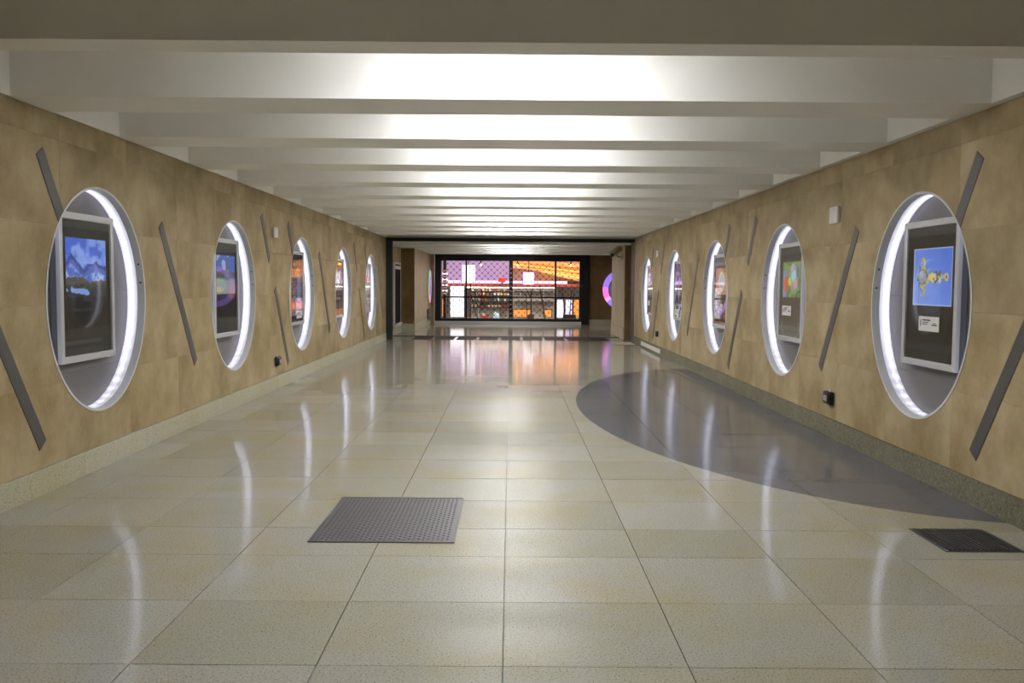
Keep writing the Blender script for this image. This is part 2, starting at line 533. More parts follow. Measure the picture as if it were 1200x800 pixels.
# ================================================================== LIT ROUND NICHES
def glow_ring(parent, r_in, r_out, x0, x1, seed):
    """diffuser band: emission per vertex, LED spots show towards the bottom"""
    n = 240
    mb = MB().ring([(r_in, x0 + (x1 - x0) * q / 6) for q in range(7)] + [(r_out, x1), (r_out, x0)], n)
    me = mb.mesh('light_ring', None)
    at = me.attributes.new('glow', 'FLOAT', 'POINT')
    vals = np.zeros(len(me.vertices))
    for i, v in enumerate(me.vertices):
        t = math.atan2(v.co.z, v.co.y)
        low = max(0.0, min(1.0, (-math.sin(t) - 0.35) / 0.5))  # view-angle dimming of the lower rim, put into the emission
        dots = 0.5 + 0.5 * math.cos(t * 46 + seed)
        dots = dots ** 3
        q = (v.co.x - x0) / (x1 - x0)
        prof = 0.30 + 0.70 * math.exp(-((q - 0.42) / 0.30) ** 2)
        if math.hypot(v.co.y, v.co.z) > (r_in + r_out) / 2: prof = 0.0
        vals[i] = prof * ((1 - low) * 1.0 + low * (0.34 + 0.6 * dots))
    at.data.foreach_set('value', vals)
    me.materials.append(M['glow'])
    return link('light_ring', me, parent)
m, nt, b = nmat('led_diffuser')
a = nt.nodes.new('ShaderNodeAttribute'); a.attribute_name = 'glow'
mu = nt.nodes.new('ShaderNodeMath'); mu.operation = 'MULTIPLY'; mu.inputs[1].default_value = LED
nt.links.new(a.outputs['Fac'], mu.inputs[0]); nt.links.new(mu.outputs[0], b.inputs['Emission Strength'])
b.inputs['Emission Color'].default_value = (0.76, 0.76, 1.0, 1)
b.inputs['Base Color'].default_value = (0.8, 0.8, 0.82, 1); b.inputs['Roughness'].default_value = 0.4
M['glow'] = m

def circle_segment(r, z0, z1, n=48):
    """part of a disc between two heights"""
    pts = []
    def ang(z): return math.asin(max(-1, min(1, z / r)))
    a0, a1 = ang(z0), ang(z1)
    for k in range(n + 1):
        t = a0 + (a1 - a0) * k / n; pts.append((r * math.cos(t), r * math.sin(t)))
    for k in range(n + 1):
        t = math.pi - a1 + (a1 - a0) * k / n; pts.append((r * math.cos(t), r * math.sin(t)))
    out = []
    for p in pts:
        if not out or math.hypot(p[0] - out[-1][0], p[1] - out[-1][1]) > 1e-5: out.append(p)
    if math.hypot(out[0][0] - out[-1][0], out[0][1] - out[-1][1]) < 1e-5: out.pop()
    return out

ND = 0.15     # niche depth
seg_mesh = []
for z0, z1 in ((-0.879, -0.555), (-0.553, 0.068), (0.070, 0.879)):
    seg_mesh.append(MB().prism(circle_segment(RAD - 0.001, z0, z1), lambda u, v, d: (d, u, v), -ND - 0.02, -ND).mesh('back_panel', 'plate'))
trim_mesh = MB().ring([(RAD - .008, -0.062), (RAD - .008, 0.004), (RAD + .010, 0.004), (RAD + .010, 0.0015), (RAD + .002, 0.0015), (RAD + .002, -0.062)], 128).mesh('trim_ring', 'trim')
light_block_mesh = MB().ring([(RAD + .0025, -ND - .03), (RAD + .0025, -0.031), (RAD + .03, -0.031), (RAD + .03, -ND - .03)], 96).mesh('light_block', 'wall_core')  # unseen ring added to stop rim light leaking through the panel joints
screw_mesh = MB().tube((0, 0, -.0), (0, 0, .004), 0.0085, 10).mesh('screw', 'plastic_black')

def niche(s, j):
    yc = Y0[s] + SP * j
    t = thing('lit_niche', 'round wall niche with glowing white rim, %s from the camera on the %s wall' % (ORD[j], SIDE[s]),
              'wall niche', (WX[s], yc, zc_at(yc, s)), 0 if s < 0 else math.pi, 'lit round niches along the walls')
    link('trim_ring', trim_mesh, t)
    link('light_block', light_block_mesh, t)
    glow_ring(t, RAD - 0.011, RAD + 0.002, -ND, -0.0625, j * 1.7 + s)
    for me in seg_mesh: link('back_panel', me, t)
    for sgn in (1, -1):
        for ang in (9, 20):
            th = math.radians(ang) if sgn > 0 else math.pi - math.radians(ang)
            o = link('screw', screw_mesh, t)
            rr = RAD - 0.008
            p = Vector((-0.027, rr * math.cos(th), rr * math.sin(th)))
            nrm = Vector((0, -math.cos(th), -math.sin(th)))
            o.matrix_local = Matrix.Translation(p) @ nrm.to_track_quat('Z', 'Y').to_matrix().to_4x4()
    return t

# ------------------------------------------------------------------ printed panels (colour per vertex, u right, v up; 0..1)
def srgb(a): return np.where(a <= 0.04045, a / 12.92, ((a + 0.055) / 1.055) ** 2.4)
def vnoise(U, V, sc, seed):
    r = np.random.default_rng(seed); G = r.random((64, 64))
    x, y = U * sc, V * sc; xi, yi = np.floor(x).astype(int), np.floor(y).astype(int)
    fx, fy = x - xi, y - yi; fx = fx * fx * (3 - 2 * fx); fy = fy * fy * (3 - 2 * fy)
    g = lambda i, j: G[i % 64, j % 64]
    return (g(xi, yi) * (1 - fx) + g(xi + 1, yi) * fx) * (1 - fy) + (g(xi, yi + 1) * (1 - fx) + g(xi + 1, yi + 1) * fx) * fy
def put(I, mask, col):
    c = np.array(col, float) / 255
    mk = np.asarray(mask, float)[..., None]
    I[:] = I * (1 - mk) + c * mk
def ell(U, V, cx, cy, rx, ry): return np.hypot((U - cx) / rx, (V - cy) / ry)
def rect(U, V, a, b, c, d): return (U >= a) & (U <= b) & (V >= c) & (V <= d)

def art_mountain(I, U, V):
    put(I, U >= -1, (26, 25, 24)); put(I, V > .8, (46, 45, 42)); put(I, V < .2, (44, 42, 40))
    R = rect(U, V, .09, .91, .425, .865); u = (U - .09) / .82; v = (V - .425) / .44
    sky = np.clip(v, 0, 1)[..., None]
    I[:] = np.where(R[..., None], (np.array([70, 100, 205]) * sky + np.array([95, 130, 225]) * (1 - sky)) / 255, I)
    fb = vnoise(u, v, 7, 3) * .5 + vnoise(u, v, 15, 4) * .28 + vnoise(u, v, 31, 5) * .22
    cl = vnoise(u * .6, v, 5, 12) * .6 + vnoise(u, v, 13, 13) * .4
    put(I, R & (cl > .52), (112, 142, 226)); put(I, R & (cl > .64), (136, 162, 232))
    peak = .50 + .22 * np.clip(1 - np.abs(u - .12) / .28, 0, 1) + .10 * np.clip(1 - np.abs(u - .75) / .3, 0, 1)
    put(I, R & (v < peak + (fb - .5) * .22), (62, 78, 150)); put(I, R & (v < peak - .10 + (fb - .5) * .3), (84, 108, 190))
    put(I, R & (v < peak - .14) & (fb > .5), (120, 146, 216)); put(I, R & (v < peak - .16) & (fb > .6), (172, 190, 236))
    put(I, R & (v < .30 + .05 * np.sin(u * 6) + (fb - .5) * .2), (88, 84, 72)); put(I, R & (v < .26 + (fb - .5) * .3) & (fb < .5), (56, 56, 52))
    put(I, R & (v < .13 + (fb - .5) * .06), (46, 48, 56)); put(I, R & (np.abs(v - .15 + .12 * u) < .03 + .03 * fb) & (u < .62) & (fb > .4), (128, 156, 222))
    put(I, R & (v < .015), (190, 195, 205))
def art_pyramid(I, U, V):
    put(I, U >= -1, (34, 33, 32)); put(I, V > .84, (66, 64, 60)); put(I, V < .16, (60, 58, 56))
    R = rect(U, V, .08, .92, .43, .86); u = (U - .08) / .84; v = (V - .43) / .43
    put(I, R, (84, 112, 190)); put(I, R & (vnoise(u, v, 5, 2) > .62) & (v > .6), (180, 190, 215))
    put(I, R & (v < .62 - .1 * np.abs(u - .4)), (96, 92, 84)); put(I, R & (v < .40), (150, 150, 148))
    put(I, R & (np.abs(u - .55) < (.86 - v) * .35) & (v > .35) & (v < .86), (118, 122, 128))
def art_city(I, U, V):
    n = vnoise(U, V, 9, 8); n2 = vnoise(U, V, 22, 9)
    put(I, U >= -1, (84, 66, 62)); put(I, n > .5, (120, 98, 90)); put(I, n2 > .62, (60, 62, 84)); put(I, n2 < .2, (196, 168, 150))
    put(I, V > .88, (42, 36, 34)); put(I, (V > .72) & (V < .86) & (n > .4), (196, 120, 84)); put(I, (np.abs(U - .7) < .14) & (V > .25) & (V < .7), (110, 130, 180))
    put(I, (V < .30) & (V > .18) & (n > .35), (235, 96, 52)); put(I, (V < .27) & (V > .2) & (n2 > .6), (250, 190, 90)); put(I, V < .09, (40, 38, 40))
    put(I, (np.abs((U * 7) % 1 - .5) > .44), (50, 44, 46))
def art_mono(I, U, V):
    n = vnoise(U, V, 8, 14); put(I, U >= -1, (66, 62, 60)); put(I, V > .86, (36, 34, 34))
    R = rect(U, V, .1, .9, .45, .88); put(I, R, (160, 160, 158)); put(I, R & (n > .55), (90, 88, 90)); put(I, R & (n < .25), (226, 226, 224))
    put(I, V < .40, (40, 38, 38)); put(I, (V < .3) & (n > .6), (90, 88, 90))
def art_panel(I, U, V):
    put(I, U >= -1, (180, 184, 196)); put(I, rect(U, V, .1, .9, .45, .9), (226, 228, 236)); put(I, vnoise(U, V, 12, 4) > .7, (120, 124, 140))
def art_medal(I, U, V):
    put(I, U >= -1, (30, 29, 27)); put(I, V > .82, (44, 43, 40)); put(I, (np.abs(V - .3 - U * .2) < .05) & (U > .5), (44, 43, 42))
    R = rect(U, V, .13, .92, .415, .84); u = (U - .13) / .79; v = (V - .415) / .425
    g = np.clip((u + v) / 2, 0, 1)[..., None]
    I[:] = np.where(R[..., None], (np.array([128, 156, 226]) * (1 - g) + np.array([78, 112, 214]) * g) / 255, I)
    edge = R & ((u < .015) | (u > .985) | (v < .015) | (v > .985)); put(I, edge, (190, 205, 235))
    th = np.arctan2(v - .5, (u - .26)); star = ell(u, v, .26, .5, .17, .25) < (.82 + .18 * np.cos(th * 9))
    put(I, star, (186, 176, 120)); put(I, star & (vnoise(u, v, 20, 6) > .62), (60, 62, 70))
    put(I, R & (np.abs(u - .26) < .06) & (np.abs(v - .5) < .34) & (vnoise(u, v, 16, 7) > .4), (200, 182, 96))
    e = ell(u, v, .24, .5, .105, .125); put(I, e < 1.12, (70, 66, 60)); put(I, e < 1, (152, 154, 160)); put(I, ell(u, v, .22, .54, .05, .06) < 1, (178, 182, 190))
    put(I, R & (np.abs(v - .49) < .05) & (u > .40) & (u < .50), (228, 198, 50)); put(I, ell(u, v, .50, .49, .06, .08) < 1, (236, 206, 60))
    bx = (u > .52) & (u < .74) & (np.abs(v - .49) < .055 + .06 * np.abs(np.sin(u * 34)))
    put(I, R & bx, (196, 190, 160)); put(I, R & bx & (vnoise(u, v, 24, 3) > .6), (96, 92, 80)); put(I, R & (u > .74) & (u < .86) & (np.abs(v - .49) < .03), (190, 178, 110)); put(I, ell(u, v, .86, .49, .05, .07) < 1, (204, 190, 110)); put(I, ell(u, v, .86, .49, .022, .03) < 1, (90, 90, 80))
def art_garden(I, U, V):
    put(I, U >= -1, (86, 77, 66)); put(I, V > .86, (74, 70, 64)); put(I, V < .12, (104, 98, 90))
    R = rect(U, V, .12, .92, .44, .84); u = (U - .12) / .8; v = (V - .44) / .4
    put(I, R, (104, 138, 78)); put(I, R & (vnoise(u, v, 5, 21) > .6), (134, 160, 96)); put(I, R & (u < .24) & (v < .75), (132, 150, 196)); put(I, R & (ell(u, v, .18, .36, .11, .24) < 1), (226, 92, 62))
    put(I, R & (ell(u, v, .62, .55, .26, .38) < 1), (160, 162, 152)); put(I, R & (ell(u, v, .62, .60, .13, .17) < 1), (158, 214, 222)); put(I, R & (ell(u, v, .40, .44, .09, .12) < 1), (214, 204, 80))
    put(I, R & (ell(u, v, .72, .38, .1, .14) < 1), (216, 150, 178)); put(I, R & (ell(u, v, .56, .82, .10, .12) < 1), (188, 172, 196)); put(I, R & (ell(u, v, .84, .7, .06, .16) < 1), (120, 110, 150))
    e = ell(U, V, .88, .42, .16, .10); put(I, (e < 1) & (e > .8), (70, 58, 96)); e = ell(U, V, .5, .1, .42, .12); put(I, (e < 1) & (e > .93) & (V < .16), (140, 134, 124))
def art_clock(I, U, V):
    n = vnoise(U, V, 10, 31); put(I, U >= -1, (70, 56, 48)); put(I, V > .88, (120, 118, 114)); put(I, (V < .44), (96, 72, 58)); put(I, (V < .44) & (n > .55), (58, 46, 42))
    R = rect(U, V, .08, .92, .44, .84); put(I, R, (206, 158, 98)); put(I, R & (n > .6), (186, 136, 80)); put(I, ell(U, V, .55, .64, .24, .15) < 1, (216, 214, 204)); put(I, ell(U, V, .55, .64, .16, .1) < 1, (196, 196, 190))
    put(I, (np.abs(V - .44) < .012), (48, 40, 36)); put(I, (np.abs(V - (.19 + .5 * np.abs(U - .5) ** 1.5)) < .05) & (U > .1) & (U < .9), (168, 132, 226)); put(I, V < .05, (150, 120, 96))
def art_night(I, U, V):
    n = vnoise(U, V, 11, 41); put(I, U >= -1, (40, 38, 46)); put(I, n > .6, (150, 156, 196)); put(I, n < .2, (90, 60, 70)); put(I, (V > .62) & (V < .68), (176, 130, 230)); put(I, V > .85, (30, 28, 30)); put(I, (V < .25) & (n > .4), (210, 214, 226))
def art_grey(I, U, V):
    n = vnoise(U, V, 10, 51); put(I, U >= -1, (120, 120, 122)); put(I, n > .6, (160, 160, 164)); put(I, V < .4, (92, 92, 94))

DW, DH = 0.94, 1.15
def display(s, j, art, desc, card, res, lit=None):
    yc = Y0[s] + SP * j
    zz = zc_at(yc, s) + 0.095
    off = -0.065
    # local frame: x into the corridor, y to the viewer's right
    t = thing('picture_display', desc, 'display', (WX[s] - s * (-ND + 0.0005) * 1.0, yc + off, zz), 0 if s < 0 else math.pi, 'framed displays inside the round niches')
    hw, hh, bd, dp = DW / 2, DH / 2, 0.052, 0.085
    bevel(MB().box(0, dp - 0.03, -hw + 0.012, hw - 0.012, -hh + 0.012, hh - 0.012).build('housing', 'frame_side', t), 0.004)
    for nm, p in (('top', [(-hw, hh), (hw, hh), (hw - bd, hh - bd), (-hw + bd, hh - bd)]), ('bottom', [(-hw, -hh), (-hw + bd, -hh + bd), (hw - bd, -hh + bd), (hw, -hh)]),
                  ('left', [(-hw, -hh), (-hw, hh), (-hw + bd, hh - bd), (-hw + bd, -hh + bd)]), ('right', [(hw, -hh), (hw - bd, -hh + bd), (hw - bd, hh - bd), (hw, hh)])):
        bevel(MB().prism(p, lambda u, v, d: (d, u, v), dp - 0.035, dp).build('frame_bar', 'frame', t), 0.005)
    nu, nv = res, int(res * 1.25)
    U, V = np.meshgrid(np.linspace(0, 1, nu), np.linspace(0, 1, nv))
    I = np.zeros((nv, nu, 3)); art(I, U, V)
    vs = np.stack([np.full(U.shape, dp - 0.018), (U - .5) * (DW - 2 * bd), (V - .5) * (DH - 2 * bd)], -1).reshape(-1, 3)
    idx = np.arange(nu * nv).reshape(nv, nu)
    fs = np.stack([idx[:-1, :-1], idx[:-1, 1:], idx[1:, 1:], idx[1:, :-1]], -1).reshape(-1, 4)
    me = bpy.data.meshes.new('print'); me.from_pydata(vs.tolist(), [], fs.tolist())
    at = me.color_attributes.new('print', 'FLOAT_COLOR', 'POINT')
    at.data.foreach_set('color', np.concatenate([srgb(I.reshape(-1, 3)), np.ones((nu * nv, 1))], 1).ravel())
    me.materials.append(M['print']); link('print', me, t)
    MB().box(dp - 0.011, dp - 0.007, -hw + bd - .004, hw - bd + .004, -hh + bd - .004, hh - bd + .004).build('glass', 'glass', t)
    if card:
        cu, cv = card
        c = MB().box(dp - 0.0065, dp - 0.003, cu - .175, cu + .175, cv - .058, cv + .058).build('caption_card', 'plastic_white', t)
        bevel(c, 0.004)
        lines = [(-.145, -.132, -.022, .03), (-.11, .03, .024, .034), (-.11, .0, .008, .014), (-.11, -.02, -.006, .0), (.05, .14, -.012, -.004), (.07, .13, .0, .006)]
        for a_, b_, c_, d_ in lines:
            MB().box(dp - 0.003, dp - 0.0027, cu + a_, cu + b_, cv + c_, cv + d_).build('printed_line', 'darkmetal', c)
    return t

arts_l = [(art_mountain, 'silver framed display of blue mountains and snow in the nearest left niche', None, 112),
          (art_pyramid, 'silver framed display of a grey pyramid under blue sky in the second left niche', None, 96),
          (art_city, 'framed display crowded with brown and orange city picture in the third left niche', (.12, -.42), 64),
          (art_mono, 'framed display with a black and white picture in the fourth left niche', None, 40),
          (art_panel, 'pale framed display at the edge of the farthest left niche', (.1, -.3), 32)]
arts_r = [(art_medal, 'silver framed display of a golden medal on blue in the nearest right niche', (0.02, -.235), 128),
          (art_garden, 'framed display of a green picture with red oval in the second right niche', (-.10, -.22), 96),
          (art_clock, 'framed display with orange picture and white oval in the third right niche', (.02, -.25), 64),
          (art_night, 'framed display of a dark and violet picture in the fourth right niche', (-.1, -.42), 40),
          (art_grey, 'dull grey framed display at the edge of the farthest right niche', (-.2, -.3), 32)]
for j in range(5):
    niche(-1, j); niche(1, j)
    display(-1, j, *arts_l[j]); display(1, j, *arts_r[j])

# ================================================================== DIAGONAL STRIPS ON THE WALLS
dirv = Vector((0.553, -0.833)); perp = Vector((0.833, 0.553))
def strip(s, y, dz, length, label, cut=None):
    st = Vector((y, dz)); wd = 0.056
    p = [st - perp * wd, st + perp * wd, st + dirv * length + perp * wd, st + dirv * length - perp * wd]
    poly = [(q.x, q.y) for q in p]
    if cut is not None:
        yc = Y0[s] + SP * cut
        poly = clip_disc(poly, yc, zc_at(yc, s), RAD + .0115, RAD + .0115, 'out')[0]
    cy, cz = y, dz
    X = WX[s]
    o = MB().prism([(u - cy, v - cz) for u, v in poly], lambda u, v, d: (d, u, v), -0.002, 0.004).build('wall_strip', 'strip', None, (X - s * 0.0005, cy, cz))
    if s > 0:
        for v in o.data.vertices: v.co.x = -v.co.x
        o.data.flip_normals()
    tag(o, label, 'wall strip', 'dark diagonal strips on the walls')
for s in (-1, 1):
    b = Y0[s]; sd = SIDE[s]
    zz = lambda y, d: zc_at(y, s) + d
    for per, nm in ((0, ('first', 'second', 'third')), (1, ('third', 'fourth', 'fifth'))):
        sh = 7.19 * per; c = b + sh
        strip(s, c - .93, zz(c - .93, 1.044), .9, 'dark strip ending at the top of the %s lit niche on the %s wall' % (nm[0], sd), 2 * per)
        strip(s, c + 1.278, zz(c + 1.278, .688), 1.65, 'long dark diagonal strip between %s and %s niche on the %s wall' % (nm[0], nm[1], sd))
        strip(s, c + 4.81, zz(c + 4.81, 1.045), .70, 'short high dark strip between %s and %s niche on the %s wall' % (nm[1], nm[2], sd))
        strip(s, c + 5.48, zz(c + 5.48, .085), 1.32, 'low dark diagonal strip just before the %s niche on the %s wall' % (nm[2], sd))
    c = b + 14.38
    strip(s, c - .93, zz(c - .93, 1.044), .9, 'thin dark strip ending at the top of the farthest niche on the %s wall' % sd, 4)
    if s < 0: strip(s, c + 1.15, zz(c + 1.15, .66), 1.6, 'long dark diagonal strip beyond the farthest left niche')
    strip(s, b - 1.71, zz(b - 1.71, .085), 1.32, 'low wide dark strip at the %s edge of the photo before the nearest niche' % sd)

# ================================================================== WALL PLATES AND SOCKETS
def wall_plate(s, y0, y1, z0, z1, label):
    X = WX[s]; cy, cz = (y0 + y1) / 2, (z0 + z1) / 2; hy, hz = (y1 - y0) / 2, (z1 - z0) / 2
    t = thing('wall_plate', label, 'wall plate', (X, cy, cz), 0 if s < 0 else math.pi, 'white cover plates on the walls')
    bevel(MB().box(0.0, 0.03, -hy, hy, -hz, hz).build('cover', 'plastic_white', t), 0.006)
    for sz in (-1, 1): MB().tube((0.03, 0, sz * (hz - .02)), (0.0315, 0, sz * (hz - .02)), 0.006, 8).build('screw', 'plastic_grey', t)
wall_plate(1, 9.02, 9.25, 2.115, 2.275, 'white rectangular cover plate high on the right wall between first two niches')
wall_plate(-1, 12.78, 12.98, 2.11, 2.255, 'white cover plate high on the left wall between second and third niche')
wall_plate(1, 19.92, 20.18, 2.09, 2.24, 'tiny white cover plate high on the far right wall')
def socket(s, y, z, label):
    t = thing('wall_socket', label, 'socket', (WX[s], y, z), 0 if s < 0 else math.pi, 'black wall sockets')
    bevel(MB().box(0, 0.05, -0.10, 0.10, -0.06, 0.065).build('body', 'plastic_black', t), 0.012, 3)
    o = MB().box(0.05, 0.06, -0.072, 0.072, -0.045, 0.045).build('flap', 'plastic_grey' if 0 else 'plastic_black', t); bevel(o, 0.008)
    MB().box(0.06, 0.0615, -0.05, 0.05, -0.028, 0.028).build('face', 'plastic_grey', t)
    MB().tube((0.012, 0.0, 0.066), (0.012, 0.0, 0.085), 0.012, 8).build('cable_gland', 'plastic_white', t)
socket(1, 9.13, 0.39, 'black socket box low on the right wall between first two niches')
socket(-1, 12.93, 0.39, 'black socket box low on the left wall between second and third niche')
socket(1, 19.95, 0.44, 'tiny black socket box low on the far right wall')
tag(bevel(MB().box(WR - 0.030, WR - 0.0125, 19.5, 22.3, 0.045, 0.135).build('skirting_glint', 'plastic_white'), 0.004), 'white strip painted as a bright reflection on the skirting of the far right wall', 'painted reflection')  # pale strip standing in for light mirrored in the skirting

# ================================================================== FLOOR COVERS
def plate_cover(name, x0, x1, y0, y1, mat, label, ribs, cat, along='y'):
    t = thing(name, label, cat, ((x0 + x1) / 2, (y0 + y1) / 2, 0.0008))
    hx, hy = (x1 - x0) / 2, (y1 - y0) / 2
    MB().box(-hx + .012, hx - .012, -hy + .012, hy - .012, 0, 0.003).build('plate', mat, t)
    for q in ((-hx, hx, -hy, -hy + .012), (-hx, hx, hy - .012, hy), (-hx, -hx + .012, -hy + .012, hy - .012), (hx - .012, hx, -hy + .012, hy - .012)):
        MB().box(q[0], q[1], q[2], q[3], 0, 0.005).build('edge_bar', 'cover', t)
    return t, hx, hy
t, hx, hy = plate_cover('floor_cover', -1.163, -0.313, 5.26, 6.38, 'cover', 'grey ribbed metal access cover set in the floor left of centre', 26, 'floor cover')
mb = MB()
nx, ny = 28, 40
for i in range(nx):
    for k in range(ny):
        cx = -hx + .03 + (2 * hx - .06) * (i + .5) / nx; cy = -hy + .03 + (2 * hy - .06) * (k + .5) / ny
        L, W = (.013, .0042) if (i + k) % 2 else (.0042, .013)
        b_ = len(mb.v)
        mb.v += [(cx - W, cy - L, .003), (cx + W, cy - L, .003), (cx + W, cy + L, .003), (cx - W, cy + L, .003), (cx, cy - L * .5, .0062), (cx, cy + L * .5, .0062)]
        for q in ((0, 1, 4), (1, 2, 5, 4), (2, 3, 5), (3, 0, 4, 5)): mb.face([b_ + x for x in q])
o = mb.build('tread_studs', 'cover', t); o['kind'] = 'stuff'
t, hx, hy = plate_cover('floor_drain', 2.482, 2.935, 5.15, 5.64, 'cover_dark', 'dark iron drain grate in the floor at the lower right', 0, 'drain')
for k in range(16):
    xx = -hx + .02 + (2 * hx - .04) * (k + .5) / 16
    MB().box(xx - .008, xx + .008, -hy + .02, hy - .02, 0.003, 0.008).build('grate_bar', 'cover_dark', t)

# entrance grates in front of the far threshold
edges = np.linspace(-2.66, 2.70, 10)
for k in range(9):
    x0, x1 = edges[k] + .035, edges[k + 1] - .035
    t = thing('entrance_grate', 'dark entrance grate in the far floor row, %s from the left' % ORD[k], 'floor grate', ((x0 + x1) / 2, 25.25, 0.0), 0, 'row of entrance grates before the far threshold')
    hx, hy = (x1 - x0) / 2, 0.70
    MB().box(-hx, hx, -hy, hy, 0.0005, 0.003).build('tray', 'black', t)
    mb = MB()
    for q in range(12):
        yy = -hy + .02 + (2 * hy - .04) * (q + .5) / 12
        mb.box(-hx + .01, hx - .01, yy - .035, yy + .035, 0.003, 0.008)
    mb.build('bars', 'grate', t)
t = thing('access_slab', 'pale square access slab in the floor near the far right corner', 'floor cover', (2.88, 23.5, 0.001))
MB().box(-.26, .26, -.55, .55, 0, .004).build('slab', 'skirt_l', t)
MB().box(-.29, .29, -.58, -.55, 0, .003).build('joint_bar', 'black', t)

# ================================================================== FAR SECTION (24.5 - 34 m)
C2 = 2.56
pf = thing('portal_frame', 'dark steel portal frame where the main corridor ends', 'portal frame', (0, 24.4, 0))
MB().box(WL + .002, WL + .17, 0, .14, 0, 2.60).build('jamb', 'darkmetal', pf)
MB().box(3.20, 3.42, -.5, .14, 0, 2.60).build('jamb', 'black', pf)
MB().box(-3.6, 3.6, 0.0, .20, 2.60, 2.69).build('header', 'black', pf)
# left: wall, pillar with a browner front
struct(MB().box(-3.9, -3.354, 24.6, 28.46, 0, C2).build('wall_left_far', 'stone'))
pl = struct(MB().box(-3.9, -2.94, 28.46, 34.1, 0.0, C2).build('wall_left_pillar', 'stone_pale'))
MB().box(-3.354, -2.945, 28.44, 28.459, 0.25, C2).build('front_face', 'stone_brown', pl)
bbf = struct(link('baseboard_left_far', None))
MB().box(-3.354, -2.92, 28.43, 28.459, 0.0, 0.25).build('skirting_stone', 'skirt_l', bbf)
MB().box(-2.939, -2.92, 28.46, 34.0, 0.0, 0.25).build('skirting_stone', 'skirt_l', bbf)
MB().box(-3.353, -3.33, 24.6, 28.42, 0.0, 0.22).build('skirting_stone', 'skirt_l', bbf)
# right: pillar, alcove wall
pr_ = struct(MB().box(3.13, 3.9, 25.25, 28.3, 0, C2).build('wall_right_pillar', 'stone_pale'))
MB().box(3.125, 3.9, 25.22, 25.249, 0.0, C2).build('front_face', 'stone_brown', pr_)
for k, (za, zb) in enumerate(((0.0, .3), (.302, 1.1), (1.102, 1.85), (1.852, C2))):
    MB().box(3.105 if k else 3.09, 3.129, 25.25, 28.3, za, zb).build('stone_panel', 'stone_pale', pr_)
struct(MB().box(5.0, 5.3, 28.3, 34.1, 0, C2).build('wall_right_far', 'stone'))
struct(MB().box(3.9, 5.3, 28.0, 28.3, 0, C2).build('wall_alcove_front', 'stone'))
wa = struct(MB().box(2.92, 5.3, 34.1, 34.4, 0, C2).build('wall_alcove_back', 'stone_brown'))
struct(MB().box(2.92, 5.0, 34.08, 34.099, 0, .2).build('baseboard_alcove', 'skirt_l'))
struct(MB().box(-5.2, -2.80, 34.1, 34.4, 0, C2).build('wall_gate_left', 'stone'))
c2 = struct(MB().box(-4.0, 5.3, 24.6, 34.4, 3.2, 3.3).build('ceiling_far', 'white'))
y = 24.75; k = 0
bl = []
while y < 34:
    e = min(y + 0.55, 34.4)
    if y + BP > 34.2: e = 34.4
    MB().box(-4.0, 5.3, y, e, C2 + .001, 3.2).build('beam', 'white', c2); bl.append((y, e)); y += BP
for i, ((a, b), (c, d)) in enumerate(zip(bl[:-1], bl[1:])):
    tube_lamp(b + .45, C2 + .28, 'white twin tube lamp hidden in the %s bay beyond the dark portal' % ORD[i], 'tube lamps hidden between the ceiling beams', top=3.2, mat='lamp_far')

# framed notice case on the left far wall
t = thing('notice_case', 'tall white framed dark notice case on the far left wall', 'notice case', (-3.353, 26.8, 0.25))
MB().box(0, .10, -.66, .66, 0, 1.78).build('case', 'matt_black', t)
for q in ((-.72, -.66, -.02, 1.84), (.66, .72, -.02, 1.84)): bevel(MB().box(0, .108, q[0], q[1], q[2], q[3]).build('frame_bar', 'frame', t), .006)
for q in ((1.78, 1.84), (-.02, .04)): bevel(MB().box(0, .108, -.66, .66, q[0], q[1]).build('frame_bar', 'frame', t), .006)
MB().box(.102, .105, -.6, .6, 1.64, 1.74).build('name_strip', 'plastic_white', t)
MB().box(.10, .16, -.5, .6, .04, .09).build('ledge', 'plastic_white', t)

# rainbow ring on the left, violet ring on the right
def col_ring(t, r0, r1, x0, x1, segs):
    for a0, a1, col, st in segs:
        key = 'ring_%d_%d_%d' % col
        if key not in M: M[key] = emissive('ring_acrylic_%d_%d_%d' % col, lin(*col), st)
        MB().ring([(r0, x0), (r0, x1), (r1, x1), (r1, x0)], max(4, int((a1 - a0) / 5)), math.radians(a0), math.radians(a1)).build('ring_segment', key, t)
t = thing('colour_ring', 'round rainbow coloured ring sign on the far left wall beside the gate', 'ring sign', (-2.94, 33.15, 1.38))
MB().ring([(0.0001, 0), (0.0001, .06), (.58, .06), (.58, 0)], 48).build('disc', 'trim', t)
col_ring(t, .36, .585, .06, .075, [(0, 60, (190, 120, 215), .8), (60, 120, (150, 190, 200), .7), (120, 180, (120, 190, 150), .7), (180, 240, (200, 180, 120), .7), (240, 300, (220, 120, 190), .8), (300, 360, (140, 110, 220), .8)])
t = thing('colour_ring', 'violet and pink glowing ring on the far wall behind the right pillar', 'ring sign', (4.15, 34.1, 1.31), -math.pi / 2)
